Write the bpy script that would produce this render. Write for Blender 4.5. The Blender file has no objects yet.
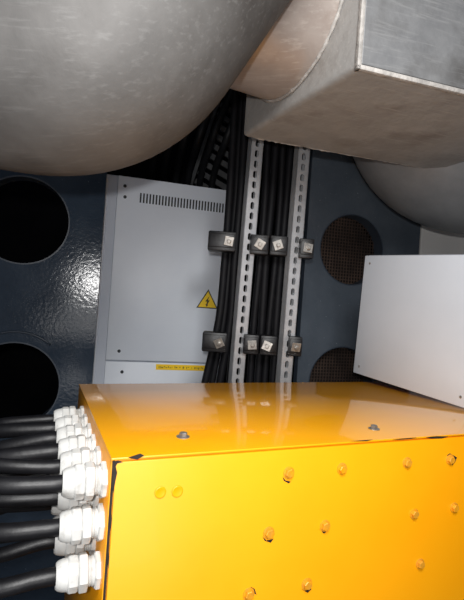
import bpy, bmesh, math, random
from mathutils import Vector, Matrix
random.seed(4)
PI=math.pi
F=460.0; CZ=1.35; ROLL=math.radians(4)
scene=bpy.context.scene; C=scene.collection
def ray(px,py):
    dx=px-232.0; dy=py-300.0
    return Vector(((dx*math.cos(ROLL)+dy*math.sin(ROLL))/F,1.0,(dx*math.sin(ROLL)-dy*math.cos(ROLL))/F))
def P(px,py,Y):
    r=ray(px,py); return Vector((r.x*Y,Y,CZ+r.z*Y))
def onz(px,py,z):
    r=ray(px,py); t=(z-CZ)/r.z; return Vector((r.x*t,t,z))
def hit(px,py,o,ang):      # local (x, z) on the upright plane through o turned by ang
    r=ray(px,py); n=Vector((math.sin(ang),-math.cos(ang),0))
    t=(Vector((o.x,o.y,0)).dot(n))/(r.dot(n))
    p=Vector((r.x*t,t,CZ+r.z*t))
    return (p.x-o.x)*math.cos(ang)+(p.y-o.y)*math.sin(ang), p.z
# ---------------------------------------------------------------- materials
def mat(name,c1,c2=None,rough=.5,metal=0,scale=8,bump=0,bscale=60,spots=None,spot_scale=40,spot_t=.68,rvar=0,stretch=(1,1,1),spec=.5,coat=0,stain=None,extra=None,bdist=.003):
    m=bpy.data.materials.new(name); m.use_nodes=True; nt=m.node_tree; N=nt.nodes; L=nt.links
    b=N['Principled BSDF']; b.inputs['Roughness'].default_value=rough; b.inputs['Metallic'].default_value=metal
    b.inputs['Specular IOR Level'].default_value=spec; b.inputs['Coat Weight'].default_value=coat; b.inputs['Coat Roughness'].default_value=.05
    tc=N.new('ShaderNodeTexCoord'); mp=N.new('ShaderNodeMapping'); L.new(tc.outputs['Object'],mp.inputs['Vector'])
    mp.inputs['Scale'].default_value=stretch
    no=N.new('ShaderNodeTexNoise'); no.inputs['Scale'].default_value=scale; no.inputs['Detail'].default_value=8; no.inputs['Roughness'].default_value=.65
    L.new(mp.outputs[0],no.inputs['Vector'])
    r=N.new('ShaderNodeValToRGB'); r.color_ramp.elements[0].position=.32; r.color_ramp.elements[1].position=.7
    r.color_ramp.elements[0].color=(*c1,1); r.color_ramp.elements[1].color=(*(c2 or c1),1)
    L.new(no.outputs['Fac'],r.inputs['Fac']); out=r.outputs['Color']
    for k,(col,sc,th,wd) in enumerate(([stain] if stain else [])+([extra] if extra else [])+([(spots,spot_scale,spot_t,.05)] if spots else [])):
        m2=N.new('ShaderNodeMapping'); L.new(tc.outputs['Object'],m2.inputs['Vector'])
        m2.inputs['Location'].default_value=(k*3.1,k*1.7,k)
        if extra and k==1:      # scratches: noise drawn out along a slanted direction
            m2.inputs['Rotation'].default_value=(.3,.7,.4); m2.inputs['Scale'].default_value=(1,12,12)
        n2=N.new('ShaderNodeTexNoise'); n2.inputs['Scale'].default_value=sc; n2.inputs['Detail'].default_value=6; n2.inputs['Roughness'].default_value=.6
        L.new(m2.outputs[0],n2.inputs['Vector'])
        r2=N.new('ShaderNodeValToRGB'); r2.color_ramp.elements[0].position=th; r2.color_ramp.elements[1].position=th+wd
        L.new(n2.outputs['Fac'],r2.inputs['Fac'])
        mx=N.new('ShaderNodeMix'); mx.data_type='RGBA'; L.new(r2.outputs['Color'],mx.inputs['Factor'])
        L.new(out,mx.inputs['A']); mx.inputs['B'].default_value=(*col,1); out=mx.outputs['Result']
    L.new(out,b.inputs['Base Color'])
    if rvar:
        mr=N.new('ShaderNodeMapRange'); mr.inputs['To Min'].default_value=max(.03,rough-rvar); mr.inputs['To Max'].default_value=rough+rvar
        L.new(no.outputs['Fac'],mr.inputs['Value']); L.new(mr.outputs[0],b.inputs['Roughness'])
    if bump:
        n3=N.new('ShaderNodeTexNoise'); n3.inputs['Scale'].default_value=bscale; n3.inputs['Detail'].default_value=5
        L.new(tc.outputs['Object'],n3.inputs['Vector'])
        bp=N.new('ShaderNodeBump'); bp.inputs['Strength'].default_value=bump; bp.inputs['Distance'].default_value=bdist
        L.new(n3.outputs['Fac'],bp.inputs['Height']); L.new(bp.outputs[0],b.inputs['Normal'])
    return m
M={}
M['yellow']=mat('yellow_paint',(1.0,.385,.002),(1.0,.415,.003),.38,0,5,.08,14,rvar=.06,coat=.03)
M['yellow_lid']=mat('yellow_paint_glossy',(1.0,.40,.002),(1.0,.45,.004),.35,0,5,.07,11,rvar=.06,coat=1.0)
M['yellow_worn']=mat('yellow_bolt_paint',(.95,.38,.005),(.62,.30,.04),.35,.1,70,.3,150)
M['black']=mat('black_rubber',(.004,.004,.005),(.010,.010,.012),.42,0,20,.15,80,spec=.4)
M['cable']=mat('black_riser_rubber',(.003,.003,.004),(.007,.007,.009),.6,0,20,.1,80,spec=.18)
M['cable2']=mat('brightened_black_rubber',(.008,.009,.011),(.020,.021,.023),.5,0,20,.1,80,spec=.3)  # lighter base colour stands in for light that doesn't reach the hanging cables
M['chip']=mat('bare_edge_black',(.01,.008,.006),(.03,.02,.015),.7,0,60)
M['gland']=mat('off_white_nylon',(.58,.58,.56),(.68,.68,.66),.5,0,30,stain=((.40,.385,.36),28,.55,.15))
M['galv']=mat('galvanised_duct',(.108,.104,.101),(.168,.161,.155),.60,.20,4.5,.25,40,rvar=.10,stretch=(1,1,.5),stain=((.072,.066,.062),4.5,.45,.26),extra=((.19,.185,.18),10,.54,.28))
M['galv_rough']=mat('dusty_duct_underside',(.30,.29,.28),(.42,.41,.395),.58,.10,7,.40,55,stain=((.215,.19,.17),6,.49,.26),extra=((.46,.445,.43),11,.56,.24))
M['galv_edge']=mat('rough_pale_seam',(.28,.265,.25),(.50,.47,.44),.65,.15,30,1,90)
M['galv_warm']=mat('warm_duct_collar',(.36,.305,.275),(.48,.42,.385),.36,.30,6,.15,40,stretch=(1,1,2.5),stain=((.27,.205,.17),6,.49,.28),extra=((.54,.49,.455),9,.54,.24))
M['galv_dark']=mat('grey_round_duct',(.19,.19,.195),(.27,.27,.27),.5,.2,6,.2,40)
M['panel']=mat('pale_duct_panel',(.15,.152,.158),(.23,.232,.235),.55,.2,8,.3,55,stain=((.105,.102,.10),6,.48,.24),extra=((.26,.26,.26),10,.54,.24))
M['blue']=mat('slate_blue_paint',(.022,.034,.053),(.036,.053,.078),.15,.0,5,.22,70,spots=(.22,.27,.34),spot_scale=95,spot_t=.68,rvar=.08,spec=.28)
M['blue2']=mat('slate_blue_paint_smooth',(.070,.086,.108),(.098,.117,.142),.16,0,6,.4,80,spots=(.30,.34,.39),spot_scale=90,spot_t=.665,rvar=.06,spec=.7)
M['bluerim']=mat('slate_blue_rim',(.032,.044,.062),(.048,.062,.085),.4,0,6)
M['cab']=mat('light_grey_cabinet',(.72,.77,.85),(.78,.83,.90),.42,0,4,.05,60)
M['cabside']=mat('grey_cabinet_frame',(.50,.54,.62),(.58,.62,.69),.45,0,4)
M['white']=mat('white_grey_enamel',(.53,.56,.61),(.58,.61,.66),.42,0,3,.04,60)
M['column']=mat('white_painted_column',(.80,.78,.75),(.84,.82,.79),.6,0,3)
M['zinc']=mat('zinc_strut',(.46,.47,.49),(.62,.63,.65),.42,.6,25,.1,90)
M['tray']=mat('dull_tray_steel',(.05,.053,.057),(.12,.122,.125),.5,.2,12)
M['steel']=mat('bolt_steel',(.25,.235,.22),(.40,.38,.35),.42,.7,60,.3,90)
M['dark']=mat('dark_void',(.008,.009,.011),(.014,.014,.016),.95,0,4,spec=.0)
M['floor']=mat('dark_floor',(.03,.03,.032),(.06,.06,.06),.7,0,6,.3,30)
M['mesh']=mat('brown_grille_wire',(.030,.020,.016),(.11,.07,.052),.5,.2,9)
M['filt']=mat('brown_filter',(.008,.006,.005),(.016,.011,.009),.9,0,30,.3,60)
M['sign']=mat('sign_yellow',(1.0,.66,.01),None,.45)
M['ink']=mat('sign_black',(.01,.01,.01),None,.5)
M['pen']=mat('faded_lettering',(.10,.07,.02),(.5,.33,.02),.6,0,120)
M['slot']=mat('slot_dark',(.035,.04,.045),None,.7)
# ---------------------------------------------------------------- helpers
def link(name,bm,m,parent=None,smooth=False,kind=None,auto=None):
    bmesh.ops.recalc_face_normals(bm,faces=bm.faces)
    me=bpy.data.meshes.new(name); bm.to_mesh(me); bm.free()
    o=bpy.data.objects.new(name,me); C.objects.link(o); me.materials.append(m)
    if smooth:
        for p in me.polygons: p.use_smooth=True
        if auto is not None:
            me.set_sharp_from_angle(angle=math.radians(auto))
    if parent: o.parent=parent
    if kind: o['kind']=kind
    return o
def tag(o,label,cat,group=None):
    o['label']=label; o['category']=cat
    if group: o['group']=group
    return o
def thing(name,label,cat,loc=(0,0,0),rz=0,group=None):
    o=bpy.data.objects.new(name,None); C.objects.link(o); o.empty_display_size=.05
    o.location=loc; o.rotation_euler=(0,0,rz); tag(o,label,cat,group); return o
def box(bm,x0,x1,y0,y1,z0,z1,bev=0,M4=None,seg=2):
    r=bmesh.ops.create_cube(bm,size=1); vs=r['verts']
    for v in vs: v.co=Vector(((x0+x1)/2+v.co.x*(x1-x0),(y0+y1)/2+v.co.y*(y1-y0),(z0+z1)/2+v.co.z*(z1-z0)))
    if bev:
        es=set(e for v in vs for e in v.link_edges)
        q=bmesh.ops.bevel(bm,geom=list(es),offset=bev,segments=seg,profile=.5,affect='EDGES')
        vs=list(set([v for v in vs if v.is_valid]+[v for f in q['faces'] for v in f.verts]))
    if M4: bmesh.ops.transform(bm,matrix=M4,verts=vs)
    return vs
def lathe(bm,prof,n=32,M4=Matrix.Identity(4),cap=True,flute=None):
    rings=[]
    for k,(a,r) in enumerate(prof):
        ring=[]
        for i in range(n):
            t=2*PI*i/n; rr=r
            if flute and k in flute[2]: rr=r*(1-flute[1]*(0.5-0.5*math.cos(flute[0]*t)))
            ring.append(bm.verts.new(M4@Vector((rr*math.cos(t),rr*math.sin(t),a))))
        rings.append(ring)
    for a,b in zip(rings,rings[1:]):
        for i in range(n): bm.faces.new((a[i],a[(i+1)%n],b[(i+1)%n],b[i]))
    if cap: bm.faces.new(rings[0][::-1]); bm.faces.new(rings[-1])
def smoothpath(pts,k=8):
    out=[]; n=len(pts)
    for i in range(n-1):
        p0=pts[max(i-1,0)];p1=pts[i];p2=pts[i+1];p3=pts[min(i+2,n-1)]
        for j in range(k):
            t=j/k
            out.append(.5*((2*p1)+(-p0+p2)*t+(2*p0-5*p1+4*p2-p3)*t*t+(-p0+3*p1-3*p2+p3)*t**3))
    out.append(pts[-1]); return out
def tube(bm,pts,r,n=12,cap=True):
    pts=[Vector(p) for p in pts]; rings=[]; up=None
    for i,p in enumerate(pts):
        t=(pts[min(i+1,len(pts)-1)]-pts[max(i-1,0)]).normalized()
        if up is None:
            up=Vector((0,0,1)) if abs(t.z)<.9 else Vector((1,0,0))
        up=(up-t*up.dot(t)).normalized(); s=t.cross(up)
        rr=r[i] if isinstance(r,list) else r
        rings.append([bm.verts.new(p+rr*(math.cos(2*PI*k/n)*up+math.sin(2*PI*k/n)*s)) for k in range(n)])
    for a,b in zip(rings,rings[1:]):
        for k in range(n): bm.faces.new((a[k],a[(k+1)%n],b[(k+1)%n],b[k]))
    if cap: bm.faces.new(rings[0][::-1]); bm.faces.new(rings[-1])
def poly(bm,pts,d):
    f=bm.faces.new([bm.verts.new((x,0,z)) for x,z in pts])
    e=bmesh.ops.extrude_face_region(bm,geom=[f])
    bmesh.ops.translate(bm,verts=[v for v in e['geom'] if isinstance(v,bmesh.types.BMVert)],vec=(0,d,0))
AX=Matrix.Rotation(PI/2,4,'X')      # +Z -> -Y
AL=Matrix.Rotation(-PI/2,4,'Y')     # +Z -> -X
# ---------------------------------------------------------------- setting
bm=bmesh.new(); box(bm,-3,3,-1.5,3.4,-.1,0); link('floor',bm,M['floor'],kind='structure')
bm=bmesh.new(); box(bm,-3,3,3.3,3.4,0,3.0); link('wall_back',bm,M['dark'],kind='structure')
bm=bmesh.new(); box(bm,-3.1,-3,-1.5,3.4,0,3.0); link('wall_left',bm,M['dark'],kind='structure')
bm=bmesh.new(); box(bm,3,3.1,-1.5,3.4,0,3.0); link('wall_right',bm,M['dark'],kind='structure')
bm=bmesh.new(); box(bm,-3,3,.35,3.4,3.0,3.1); link('ceiling',bm,M['dark'],kind='structure')
# ---------------------------------------------------------------- yellow junction box
ZT=CZ-.25
A=onz(112,458,ZT); B=onz(457,434,ZT); K=onz(82,384,ZT)
YA=math.atan2(B.y-A.y,B.x-A.x)
D=(K-A).length
yb=thing('junction_box','large yellow painted steel junction box studded with bolts, cables entering its left side','junction box',(A.x,A.y,0),YA)
W=1.02
bm=bmesh.new(); box(bm,0,W,.006,D,0,ZT-.003,.003); link('body',bm,M['yellow'],yb,True,auto=40)
bm=bmesh.new(); box(bm,-.001,W+.001,-.001,D+.002,ZT-.004,ZT,.0015); link('lid',bm,M['yellow_lid'],yb,True,auto=40)
bm=bmesh.new(); box(bm,.006,W,-.002,.006,0.002,ZT-.0065,.0015); link('front_panel',bm,M['yellow'],yb,True,auto=40)
bm=bmesh.new(); box(bm,.002,.0055,.004,.0065,0.002,ZT-.005); link('corner_seam',bm,M['chip'],yb)
AO=Vector((A.x,A.y,0))
def bolt(px,py,r=.011,plain=False):
    x,z=hit(px,py,AO,YA)
    bm=bmesh.new(); T=Matrix.Translation((x,-.002,z))@AX@Matrix.Rotation(random.random(),4,'Z')
    if plain:
        lathe(bm,[(0,r*.95),(.0012,r*.90),(.0015,r*.78),(.0009,r*.6)],24,T)
    else:
        lathe(bm,[(0,r*.98),(.0015,r*.98),(.0018,r*.85)],20,T)
        lathe(bm,[(.0018,r*.74),(.007,r*.74),(.0078,r*.64)],6,T)
    link('bolt',bm,M['yellow'] if plain else M['yellow_worn'],yb,plain)
for q in [(288,472),(341,468),(406,462),(449,459),(268,532),(324,525),(413,513),(453,507),(306,583),(248,593),(419,563)]: bolt(*q)
for q in [(160,492),(177,491)]: bolt(*q,.010,True)
for px,py in [(183,437),(374,429)]:
    p=onz(px,py,ZT); d=p-A; x=d.x*math.cos(YA)+d.y*math.sin(YA); y=-d.x*math.sin(YA)+d.y*math.cos(YA)
    bm=bmesh.new(); T=Matrix.Translation((x,y,ZT))
    lathe(bm,[(0,.012),(.0015,.012),(.002,.010)],20,T); lathe(bm,[(.002,.0075),(.007,.0075),(.0085,.006)],6,T)
    link('lid_screw',bm,M['steel'],yb)
def chip(pts):
    bm=bmesh.new(); poly(bm,[hit(px,py,AO,YA) for px,py in pts],.0006)
    o=link('paint_chip',bm,M['chip'],yb); o.location.y=-.0026
chip([(113,461),(112,470),(112.5,478),(111.5,486),(113.5,492),(114.5,484),(117,472),(115.5,466),(117,463),(123,461.5),(118,460)])
chip([(109.8,505),(109.2,522),(110.6,530),(111.6,518)])
chip([(107.5,545),(106.8,558),(108.2,568),(109,556)])
chip([(128,457),(131,456),(140,453),(144,455),(137,459),(131,458)])
chip([(350,440.9),(360,440),(372,439.1),(366,440.6)])
chip([(392,438.9),(404,437.9),(416,437.1),(410,438.4),(400,439.2)])
chip([(425,436.9),(436,435.8),(447,436.2),(441,438),(430,438)])
chip([(446,455),(449,453),(456,457),(454,462),(451,465),(452,459)])
chip([(250,586),(254,588),(256,594),(253,592)])
chip([(282,476),(285,480),(290,481),(288,483),(283,480)])
chip([(262,536),(266,540),(273,538),(270,542),(264,540)])
chip([(300,588),(304,590),(311,588),(307,592)])
chip([(318,528),(321,531),(327,530),(323,533)])
# glands
G0=.046; GS=.074; NC=6
ROWS=[-.300,-.368,-.444]
def gland(y,z):
    T=Matrix.Translation((0,y,z))@AL@Matrix.Rotation(random.random(),4,'Z')@Matrix.Scale(.84,4)
    bm=bmesh.new()
    lathe(bm,[(0,.032),(.001,.034),(.008,.034),(.0105,.031)],8,T)
    g=link('cable_gland',bm,M['gland'],yb,True,auto=25)
    bm=bmesh.new(); lathe(bm,[(.010,.026),(.014,.0265),(.016,.024),(.018,.0265),(.020,.024),(.023,.026)],28,T); link('thread',bm,M['gland'],g,True,auto=50)
    T=T@Matrix.Rotation(random.random(),4,'Z')
    bm=bmesh.new(); lathe(bm,[(.022,.031),(.0235,.0335),(.026,.0345),(.035,.0345),(.0375,.0335),(.039,.031)],8,T); link('hex_body',bm,M['gland'],g,True,auto=30)
    T=T@Matrix.Rotation(random.random(),4,'Z')
    bm=bmesh.new(); lathe(bm,[(.039,.029),(.0405,.0315),(.043,.0325),(.054,.0325),(.057,.031),(.0585,.029)],10,T)
    lathe(bm,[(.0575,.0285),(.066,.0275),(.074,.025),(.078,.0215),(.077,.0175)],40,T); link('dome_nut',bm,M['gland'],g,True,auto=30)
names_col=['nearest the viewer','second from the front','third from the front','fourth from the front','fifth from the front','rearmost']
names_row=['top row','middle row','bottom row']
T2=Matrix.Translation((A.x,A.y,0))@Matrix.Rotation(YA,4,'Z')
for c in range(NC):
    for r in range(3):
        y=G0+GS*c; z=CZ+ROWS[r]+(.016 if c%2 else 0)*(r>0)
        gland(y,z)
        s=T2@Vector((-.02,y,z)); e=T2@Vector((-.09,y,z))
        j=random.uniform(-.05,.022); k=random.uniform(-.014,.014)
        pts=[s,(s+e)/2,e, Vector((e.x-.08,e.y-.02+k*.4,e.z-.004+j*.45)), Vector((-.52,e.y+k,e.z-.02+j)), Vector((-.85,e.y+.02+k,e.z-.07+j*1.2)),
             Vector((-1.4,e.y+.05,e.z-.16)),Vector((-2.2,e.y+.06,e.z-.18)),Vector((-3.0,e.y+.06,e.z-.12))]
        bm=bmesh.new(); tube(bm,smoothpath(pts,6),random.choice([.0115,.013,.015]),14)
        tag(link('power_cable',bm,M['black'],None,True),f'thick black cable in the {names_row[r]} of white glands, {names_col[c]}','cable','black cables entering the side of the yellow box')
# ---------------------------------------------------------------- light grey box at right
p0=P(355,373,1.63); p1=P(457,406,1.265)
dx=(p1-p0).normalized(); dy=Vector((0,0,1)).cross(dx).normalized(); dz=dx.cross(dy).normalized()
gb=thing('control_box','plain light grey enamelled metal box resting tilted on the yellow box','electrical box',p0)
gb.rotation_euler=Matrix((dx,dy,dz)).transposed().to_euler()
gh=(P(360,255,1.63)-p0).z; GL=(p1-p0).length+.03
GL=max(GL,(p0.z-ZT)/max(1e-4,-dx.z)-.002)
bm=bmesh.new(); box(bm,0,GL,.004,.30,0,gh,.004); link('body',bm,M['white'],gb,True,auto=40)
bm=bmesh.new(); box(bm,.002,GL-.002,-.012,.003,.003,gh-.003,.003); link('cover',bm,M['white'],gb,True,auto=40)
for x in (.03,GL-.03):
    for z in (.03,gh-.03):
        bm=bmesh.new(); lathe(bm,[(0,.004),(.001,.004),(.0016,.003)],16,Matrix.Translation((x,-.012,z))@AX); link('screw',bm,M['steel'],gb)
# ---------------------------------------------------------------- slate blue bulkhead panels
WA=math.radians(16)
W0=P(37,220,1.75); W0=Vector((W0.x,W0.y,0))
def panel(label,x0,x1,z1,holes,grille,mm):
    t=thing('bulkhead_panel',label,'metal panel',W0,WA,'slate blue panels with round openings')
    bm=bmesh.new(); es=[]
    def loop(pts):
        vs=[bm.verts.new((x,0,z)) for x,z in pts]
        for i in range(len(vs)): es.append(bm.edges.new((vs[i],vs[(i+1)%len(vs)])))
    loop([(x0,0),(x1,0),(x1,z1),(x0,z1)])
    for (hx,hz,hr) in holes: loop([(hx+hr*math.cos(2*PI*i/48),hz+hr*math.sin(2*PI*i/48)) for i in range(48)])
    bmesh.ops.triangle_fill(bm,use_beauty=True,use_dissolve=False,edges=es)
    g=bmesh.ops.extrude_face_region(bm,geom=list(bm.faces))
    bmesh.ops.translate(bm,verts=[v for v in g['geom'] if isinstance(v,bmesh.types.BMVert)],vec=(0,.006,0))
    link('plate',bm,mm,t)
    bm=bmesh.new(); box(bm,x0,x0+.02,.006,.04,0,z1); link('edge_flange',bm,M['bluerim'],t)
    bm=bmesh.new(); box(bm,x1-.02,x1,.006,.04,0,z1); link('edge_flange',bm,M['bluerim'],t)
    for (hx,hz,hr) in holes:
        T=Matrix.Translation((hx,0,hz))@AX
        bm=bmesh.new()
        lathe(bm,[(-.07,hr+.002),(.001,hr+.002),(.001,hr-.003),(-.07,hr-.003),(-.07,hr+.002)],48,T,cap=False)
        link('opening_rim',bm,M['bluerim'],t,True,auto=40)
        if grille:
            bm=bmesh.new(); n=int(hr/.015)
            for i in range(-n,n+1):
                h=math.sqrt(max(0,hr*hr-(i*.015)**2))-.004
                if h<=.01: continue
                box(bm,hx+i*.015-.0020,hx+i*.015+.0020,.064,.067,hz-h,hz+h)
                box(bm,hx-h,hx+h,.067,.070,hz+i*.015-.0020,hz+i*.015+.0020)
            link('wire_grille',bm,M['mesh'],t)
            bm=bmesh.new(); lathe(bm,[(-.100,hr),(-.105,hr)],40,T); link('filter_mat',bm,M['filt'],t)
    return t
h1=hit(23,220,W0,WA); h2=hit(13,386,W0,WA)
xr=hit(98,300,W0,WA)[0]
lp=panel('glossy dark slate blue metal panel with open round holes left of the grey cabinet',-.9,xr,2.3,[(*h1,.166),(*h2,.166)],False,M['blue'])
bm=bmesh.new(); pts=[Vector((h2[0]+.190*math.cos(t),-.002,h2[1]+.016+.190*math.sin(t))) for t in [math.radians(a) for a in range(50,112,5)]]
tube(bm,pts,.0045,8); link('opening_lip',bm,M['bluerim'],lp,True)
h3=hit(352,250,W0,WA); h4=hit(341,382,W0,WA)
xa=hit(306,250,W0,WA)[0]; xb=hit(419,250,W0,WA)[0]
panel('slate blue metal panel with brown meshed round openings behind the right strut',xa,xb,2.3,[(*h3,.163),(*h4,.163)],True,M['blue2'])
q=hit(424,240,W0,WA); base=W0+Vector((q[0]*math.cos(WA),q[0]*math.sin(WA),0))
bm=bmesh.new(); box(bm,0,.5,.02,.2,0,3.0,.004,Matrix.Translation(base)@Matrix.Rotation(WA,4,'Z')); link('trim_1',bm,M['column'],kind='structure')
# ---------------------------------------------------------------- cabinet
c0=P(118,175,1.97); CO=Vector((c0.x,c0.y,0))
cabr=hit(234,190,CO,WA)[0]; ctop=c0.z
cl=hit(100,180,CO,WA)[0]
cab=thing('electrical_cabinet','light grey electrical cabinet with a lightning warning triangle and vent slots','cabinet',CO,WA)
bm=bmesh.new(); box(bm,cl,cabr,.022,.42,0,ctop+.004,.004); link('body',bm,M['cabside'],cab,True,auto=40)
bm=bmesh.new(); box(bm,cl+.022,cl+.034,.004,.024,0,ctop,.003); link('frame_edge',bm,M['cab'],cab,True,auto=40)
zb=hit(112,360,CO,WA)[1]
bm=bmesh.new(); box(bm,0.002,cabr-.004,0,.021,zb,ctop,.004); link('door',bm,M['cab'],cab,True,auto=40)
bm=bmesh.new(); box(bm,0.002,cabr-.004,0.004,.021,.05,zb-.006,.003); link('lower_panel',bm,M['cab'],cab,True,auto=40)
bm=bmesh.new()
va=hit(141,193,CO,WA); vb=hit(223,206,CO,WA)
n=28
for i in range(n):
    x=va[0]+(vb[0]-va[0])*i/(n-1)
    box(bm,x-.0036,x+.0036,-.0006,.002,va[1]-.042,va[1])
link('vent_slots',bm,M['slot'],cab)
for px,py in [(125,186),(125,197),(119,351),(122,372)]:
    x,z=hit(px,py,CO,WA); bm=bmesh.new(); lathe(bm,[(0,.007),(.003,.007),(.004,.005)],18,Matrix.Translation((x,0.004 if py>360 else 0,z))@AX); link('lock',bm,M['slot'],cab)
wx,wz=hit(207.5,302,CO,WA)
def tri(s): return [(wx-s,wz-s*.577),(wx+s,wz-s*.577),(wx,wz+s*1.155)]
bm=bmesh.new(); poly(bm,tri(.050),.001); ws=link('warning_sign',bm,M['ink'],cab); ws.location.y=-.0012
bm=bmesh.new(); poly(bm,tri(.042),.001); o=link('sign_face',bm,M['sign'],ws); o.location.y=-.0008
bp=[(.007,.028),(-.011,.001),(-.002,.002),(-.006,-.012),(-.010,-.010),(-.004,-.022),(.004,-.011),(-.001,-.013),(.009,.009),(0,.007)]
bm=bmesh.new(); poly(bm,[(wx+a,wz+b) for a,b in bp],.001); o=link('lightning_symbol',bm,M['ink'],ws); o.location.y=-.0016
a=hit(156,367,CO,WA); b=hit(209,366,CO,WA)
bm=bmesh.new(); box(bm,a[0],b[0],.002,.004,a[1]-.012,a[1]+.012); ls=link('label_strip',bm,M['sign'],cab)
bm=bmesh.new(); x=a[0]+.012
while x<b[0]-.02:
    w=random.choice([.004,.007,.003]); h=random.uniform(.001,.005); zz=a[1]+random.uniform(-.002,.002); box(bm,x,x+w,.0012,.0022,zz-h,zz+h); x+=w+random.choice([.002,.003,.010])
link('lettering',bm,M['pen'],ls)
# ---------------------------------------------------------------- struts
RY=1.60
def strut(label,t,b,w=.046):
    pt=P(*t,RY); pb=P(*b,RY); d=(pt-pb)
    lo=pb-d*((pb.z-0.0)/d.z); hi=pb+d*((2.75-pb.z)/d.z); L=(hi-lo).length
    n=int(L/.036); pitch=L/n
    bm=bmesh.new()
    for i in range(n):
        z0=i*pitch; z1=z0+pitch; zc=(z0+z1)/2
        out=[(-w/2,z0),(w/2,z0),(w/2,z1),(-w/2,z1)]
        sl=[]; hw=.0070; hh=.0125
        for k in range(12):
            t_=2*PI*k/12+PI/12
            sl.append((math.cos(t_)*hw,zc+math.sin(t_)*hw+(hh-hw)*(1 if math.sin(t_)>0 else -1)))
        es=[]
        for lp in (out,sl):
            vs=[bm.verts.new((x,0,z)) for x,z in lp]
            for k in range(len(vs)): es.append(bm.edges.new((vs[k],vs[(k+1)%len(vs)])))
        bmesh.ops.triangle_fill(bm,use_beauty=True,use_dissolve=False,edges=es)
    bmesh.ops.remove_doubles(bm,verts=bm.verts,dist=1e-5)
    g=bmesh.ops.extrude_face_region(bm,geom=list(bm.faces))
    bmesh.ops.translate(bm,verts=[v for v in g['geom'] if isinstance(v,bmesh.types.BMVert)],vec=(0,.0025,0))
    box(bm,-w/2,-w/2+.0025,.0,.032,0,L); box(bm,w/2-.0025,w/2,.0,.032,0,L)
    box(bm,-w/2,-w/2+.010,.030,.0325,0,L); box(bm,w/2-.010,w/2,.030,.0325,0,L)
    o=link('perforated_strut',bm,M['zinc']); tag(o,label,'metal strut','perforated struts')
    zq=d.normalized(); yq=Vector((0.0,1,0)); yq=(yq-zq*yq.dot(zq)).normalized(); xq=yq.cross(zq)
    Rm=Matrix((xq,yq,zq)).transposed().to_4x4(); Rm=Rm@Matrix.Rotation(math.radians(20),4,'Z')
    o.matrix_world=Matrix.Translation(lo)@Rm
strut('zinc perforated upright strut nearer the grey cabinet, left of the pair',(257,150),(238,375))
strut('zinc perforated upright strut nearer the light grey box, right of the pair',(304,155),(286,375))
def vcable(label,tx,bx,Y,r=.0135,wob=3,flare=0):
    pts=[]
    for k in range(-3,8):
        f=k/4.0; py=140+240*f; px=tx+(bx-tx)*f+random.uniform(-wob,wob)*.5-flare*max(0,min(1.3,(f-.6)/.4))**1.7
        p=P(px,py,Y+random.uniform(-.003,.003))
        if .1<p.z<2.75: pts.append(p)
    p=pts[-1]; pts.append(Vector((p.x,p.y,0)))
    bm=bmesh.new(); tube(bm,smoothpath(pts,5),r,12); tag(link('riser_cable',bm,M['cable'],None,True),label,'cable','black riser cables on the struts')
for i,(tx,bx) in enumerate([(233,217),(239,222),(244,227),(250,232)]):
    vcable('black upright cable in the bundle left of the left strut, '+['outermost','second from outside','third from outside','tucked beside the strut'][i],tx,bx,1.665+.018*(i%2),r=[.0135,.0115,.014,.012][i],flare=[12,10,7,2][i],wob=1.8)
for i,(tx,bx) in enumerate([(269,250),(276,257),(284,265),(292,272)]):
    vcable('black upright cable between the two struts, '+['leftmost of four','second of four from left','third of four from left','rightmost of four'][i],tx,bx,1.665+.012*(i%2),r=[.012,.014,.0115,.0135][i],wob=2)
def clamp(px,py,xl,xr,label,rot):
    c=P(px,py,1.575); a=P(xl,py,1.59).x-c.x; b=P(xr,py,1.59).x-c.x
    t=thing('cable_clamp',label,'cable clamp',c,0,'black cable clamps with square plates')
    bm=bmesh.new(); box(bm,a,b,.012,.075,-.034,.034,.005)
    link('clamp_block',bm,M['black'],t,True,auto=40)
    bm=bmesh.new(); box(bm,a+.004,b-.004,.006,.014,-.022,.026,.003); link('clamp_cap',bm,M['black'],t,True,auto=40)
    Rm=Matrix.Rotation(rot,4,'Y')@Matrix.Rotation(random.uniform(-.1,.35),4,'X')@Matrix.Rotation(random.uniform(-.25,.25),4,'Z')
    bm=bmesh.new(); box(bm,-.0155,.0155,-.004,.000,-.0155,.0155,.001,Rm); link('square_plate',bm,M['steel'],t)
    bm=bmesh.new(); lathe(bm,[(.0,.008),(.009,.008),(.010,.006)],6,Rm@Matrix.Translation((0,-.003,0))@AX); lathe(bm,[(-.02,.004),(.016,.004)],10,Rm@AX); link('bolt',bm,M['steel'],t)
clamp(229,241,208,236,'black clamp in the upper row, furthest left on the outer cable bundle',.15)
clamp(260,244,250,269,'black clamp in the upper row just right of the left strut',.5)
clamp(278,245,270,288,'black clamp in the upper row just left of the right strut',-.4)
clamp(308,248,299,314,'black clamp in the upper row on the right side of the right strut',.1)
clamp(219,343,202,227,'black clamp in the lower row, furthest left on the outer cable bundle',-.5)
clamp(252,345,243,259,'black clamp in the lower row just right of the left strut',-.1)
clamp(267,346,260,277,'black clamp in the lower row just left of the right strut',.35)
clamp(296,347,288,302,'black clamp in the lower row on the right side of the right strut',.1)
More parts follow.
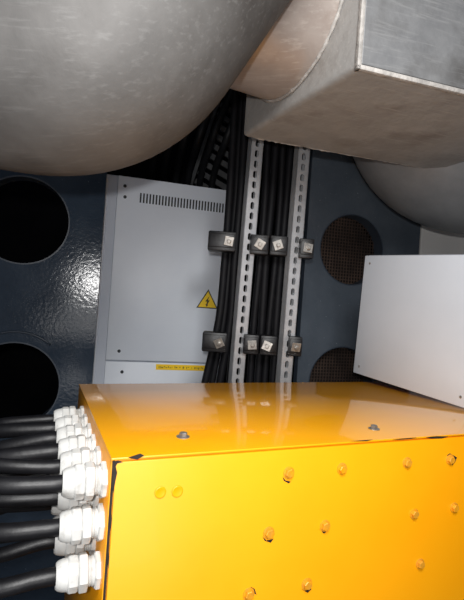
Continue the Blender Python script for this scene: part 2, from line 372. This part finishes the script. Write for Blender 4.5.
# slatted cable tray and loose cables above the cabinet
ta=P(205,150,2.62)
tr=thing('cable_tray','dull slatted cable tray in the dark above the grey cabinet','cable tray',Vector((ta.x,ta.y,0)),.1)
tilt=Matrix.Translation((.12,0,2.2))@Matrix.Rotation(math.radians(14),4,'Y')@Matrix.Translation((-.12,0,-2.2))
bm=bmesh.new(); box(bm,-.02,.0,0,.05,1.9,2.95,0,tilt); link('side_rail',bm,M['tray'],tr)
bm=bmesh.new(); box(bm,.26,.28,0,.05,1.9,2.95,0,tilt); link('side_rail',bm,M['tray'],tr)
for i in range(17):
    bm=bmesh.new(); z=1.94+i*.058; box(bm,0,.26,.01,.03,z,z+.030,0,tilt@Matrix.Translation((.13,0,z))@Matrix.Rotation(math.radians(12),4,'Y')@Matrix.Translation((-.13,0,-z))); link('slat',bm,M['tray'],tr)
for i in range(6):
    x=146+i*14
    l=[(x+44,50),(x+26,100),(x+10,140),(x-8,180)]
    Y=2.14+.03*i
    pts=[P(x_,y_,Y) for x_,y_ in l]
    pts=[Vector((pts[0].x,pts[0].y,2.98))]+pts
    pts[-1].y=2.47+.02*i; pts.append(Vector((pts[-1].x,2.55+.02*i,1.2)))
    bm=bmesh.new(); tube(bm,smoothpath(pts,6),.018,10)
    tag(link('hanging_cable',bm,M['cable2'],None,True),'black cable hanging in the dark above the grey cabinet','cable','cables hanging above the cabinet')
# ---------------------------------------------------------------- ducts
def bend(p0,pc,p1,s0,s1,n=14):
    a=pc+(p0-pc).normalized()*s0; b=pc+(p1-pc).normalized()*s1
    out=[p0+(a-p0)*k/6 for k in range(6)]
    for k in range(n+1):
        t=k/n; out.append(a*(1-t)**2+2*pc*t*(1-t)+b*t*t)
    out+=[b+(p1-b)*k/6 for k in range(1,7)]
    return out
DY=.86
dl=thing('elbow_duct','huge round galvanised duct elbow overhead in the upper left','air duct',P(95,46,DY))
off=Matrix.Translation(-P(95,46,DY))
R=.230
path=bend(P(-360,-16,DY),P(96,58,DY),P(80+.60*560,48-.80*560,DY+.02),.13,.11)
bm=bmesh.new(); tube(bm,path,R,80,cap=False); bmesh.ops.transform(bm,matrix=off,verts=bm.verts); link('elbow_pipe',bm,M['galv'],dl,True)
ZU=CZ+.50
n0=onz(355,70,ZU); n1=onz(457,97,ZU); f0=onz(242,137,ZU); f1=onz(400,163,ZU)
BA=.5*(math.atan2(n1.y-n0.y,n1.x-n0.x)+math.atan2(f1.y-f0.y,f1.x-f0.x))
e=f0-n0; ux=Vector((math.cos(BA),math.sin(BA),0)); uy=Vector((-math.sin(BA),math.cos(BA),0))
sx=e.dot(ux); sy=e.dot(uy)
bd=thing('square_duct','square grey sheet metal duct box overhead with a rimmed side panel','air duct',(n0.x,n0.y,ZU),BA)
Lb=.62; H=.62
bm=bmesh.new()
vs=[bm.verts.new(v) for v in [(0,0,0),(Lb,0,0),(Lb,sy,0),(sx,sy,0),(0,0,H),(Lb,0,H),(Lb,sy,H),(sx,sy,H)]]
for f in [(0,1,2,3),(4,5,6,7),(0,1,5,4),(1,2,6,5),(2,3,7,6),(3,0,4,7)]: bm.faces.new([vs[i] for i in f])
ed=[e_ for e_ in bm.edges if {vs[3],vs[7]}==set(e_.verts) or {vs[3],vs[2]}==set(e_.verts) or {vs[3],vs[0]}==set(e_.verts)]
bmesh.ops.bevel(bm,geom=ed,offset=.014,segments=5,profile=.5,affect='EDGES')
link('duct_body',bm,M['galv_rough'],bd,True,auto=35)
r_=random.Random(2)
def seam(a,b,r0):
    bm=bmesh.new(); a=Vector(a); b=Vector(b); n=60; pts=[a.lerp(b,i/n)+Vector((0,0,r_.uniform(-.001,.001))) for i in range(n+1)]
    tube(bm,pts,[r0*r_.uniform(.7,1.4) for _ in pts],8); link('weld_seam',bm,M['galv_edge'],bd,True)
seam((sx+.03,sy-.004,.004),(Lb,sy-.004,.004),.0035); seam((.002,0,.0),(.002,0,H),.003)
bm=bmesh.new(); box(bm,.012,Lb-.012,-.004,.004,.014,H-.014,.002); link('side_panel',bm,M['panel'],bd)
bm=bmesh.new()
box(bm,-.002,Lb,-.012,.001,-.002,.009,.003); box(bm,-.002,.009,-.012,.001,-.002,H,.003); box(bm,Lb-.012,Lb,-.012,.001,-.002,H,.003); box(bm,-.002,Lb,-.012,.001,H-.012,H,.003)
link('panel_rim',bm,M['galv_edge'],bd,True,auto=40)
mid=n0+(f0-n0)*.52; side=(f0-n0).normalized(); nrm=Vector((-side.y,side.x,0))
if nrm.x>0: nrm=-nrm
CR=.222
cc=Vector((mid.x,mid.y,ZU+.040+CR))
prof=[(.0,CR*1.0),(.05,CR),(.10,CR),(.20,CR*.99),(.25,CR*.98)]
zq=nrm; xq=Vector((0,0,1)).cross(zq).normalized(); yq=zq.cross(xq)
Mr=Matrix((xq,yq,zq)).transposed().to_4x4()
bm=bmesh.new(); lathe(bm,prof,64,off@Matrix.Translation(cc)@Mr,cap=False); cl_=link('collar',bm,M['galv_warm'],dl,True,auto=50)
bm=bmesh.new(); N_=128; ring=[(Matrix.Translation(cc)@Mr)@Vector(((CR+.001)*math.cos(2*PI*k/N_),(CR+.001)*math.sin(2*PI*k/N_),.004+r_.uniform(-.001,.001))) for k in range(N_+1)]
tube(bm,ring,[.0045*r_.uniform(.7,1.4) for _ in ring],8); bmesh.ops.transform(bm,matrix=off,verts=bm.verts); link('collar_seam',bm,M['galv_edge'],cl_,True)
ry=1.80; rp=P(432,150,ry)
rd=thing('round_duct','smooth grey round duct behind the square duct on the right','air duct',rp)
path=bend(P(400,-160,ry),P(428,152,ry),P(760,178,ry),.20,.20)
bm=bmesh.new(); tube(bm,path,.305,64,cap=False); bmesh.ops.transform(bm,matrix=Matrix.Translation(-rp),verts=bm.verts); link('duct_pipe',bm,M['galv_dark'],rd,True)
# ---------------------------------------------------------------- lights, world, camera
def area(loc,tgt,size,power,col=(1,1,1)):
    l=bpy.data.lights.new('lamp','AREA'); l.size=size; l.energy=power; l.color=col
    o=bpy.data.objects.new('lamp',l); C.objects.link(o); o.location=loc
    o.rotation_euler=(Vector(tgt)-Vector(loc)).to_track_quat('-Z','Y').to_euler()
area((-.02,-.10,CZ+.06),(0.1,2,CZ-.25),.03,8.5,(1,.985,.97))        # the camera's flash
area((.20,-.25,2.25),(.0,1.5,.9),.5,27,(1,.99,.97))                 # added fill from above and behind, brightens the yellow lid
area((.25,-1.2,.75),(.25,1.3,1.5),.7,8,(1,.98,.96))                 # added low fill behind the viewer, lifts the duct undersides
w=bpy.data.worlds.new('world'); scene.world=w; w.use_nodes=True
w.node_tree.nodes['Background'].inputs[0].default_value=(.8,.86,1,1); w.node_tree.nodes['Background'].inputs[1].default_value=.24
cam=bpy.data.cameras.new('camera'); co=bpy.data.objects.new('camera',cam); C.objects.link(co); scene.camera=co
cam.lens=F*36/600; cam.sensor_width=36; cam.clip_start=.02
co.matrix_world=Matrix.Translation((0,0,CZ))@Matrix.Rotation(PI/2,4,'X')@Matrix.Rotation(ROLL,4,'Z')
scene.view_settings.view_transform='Standard'
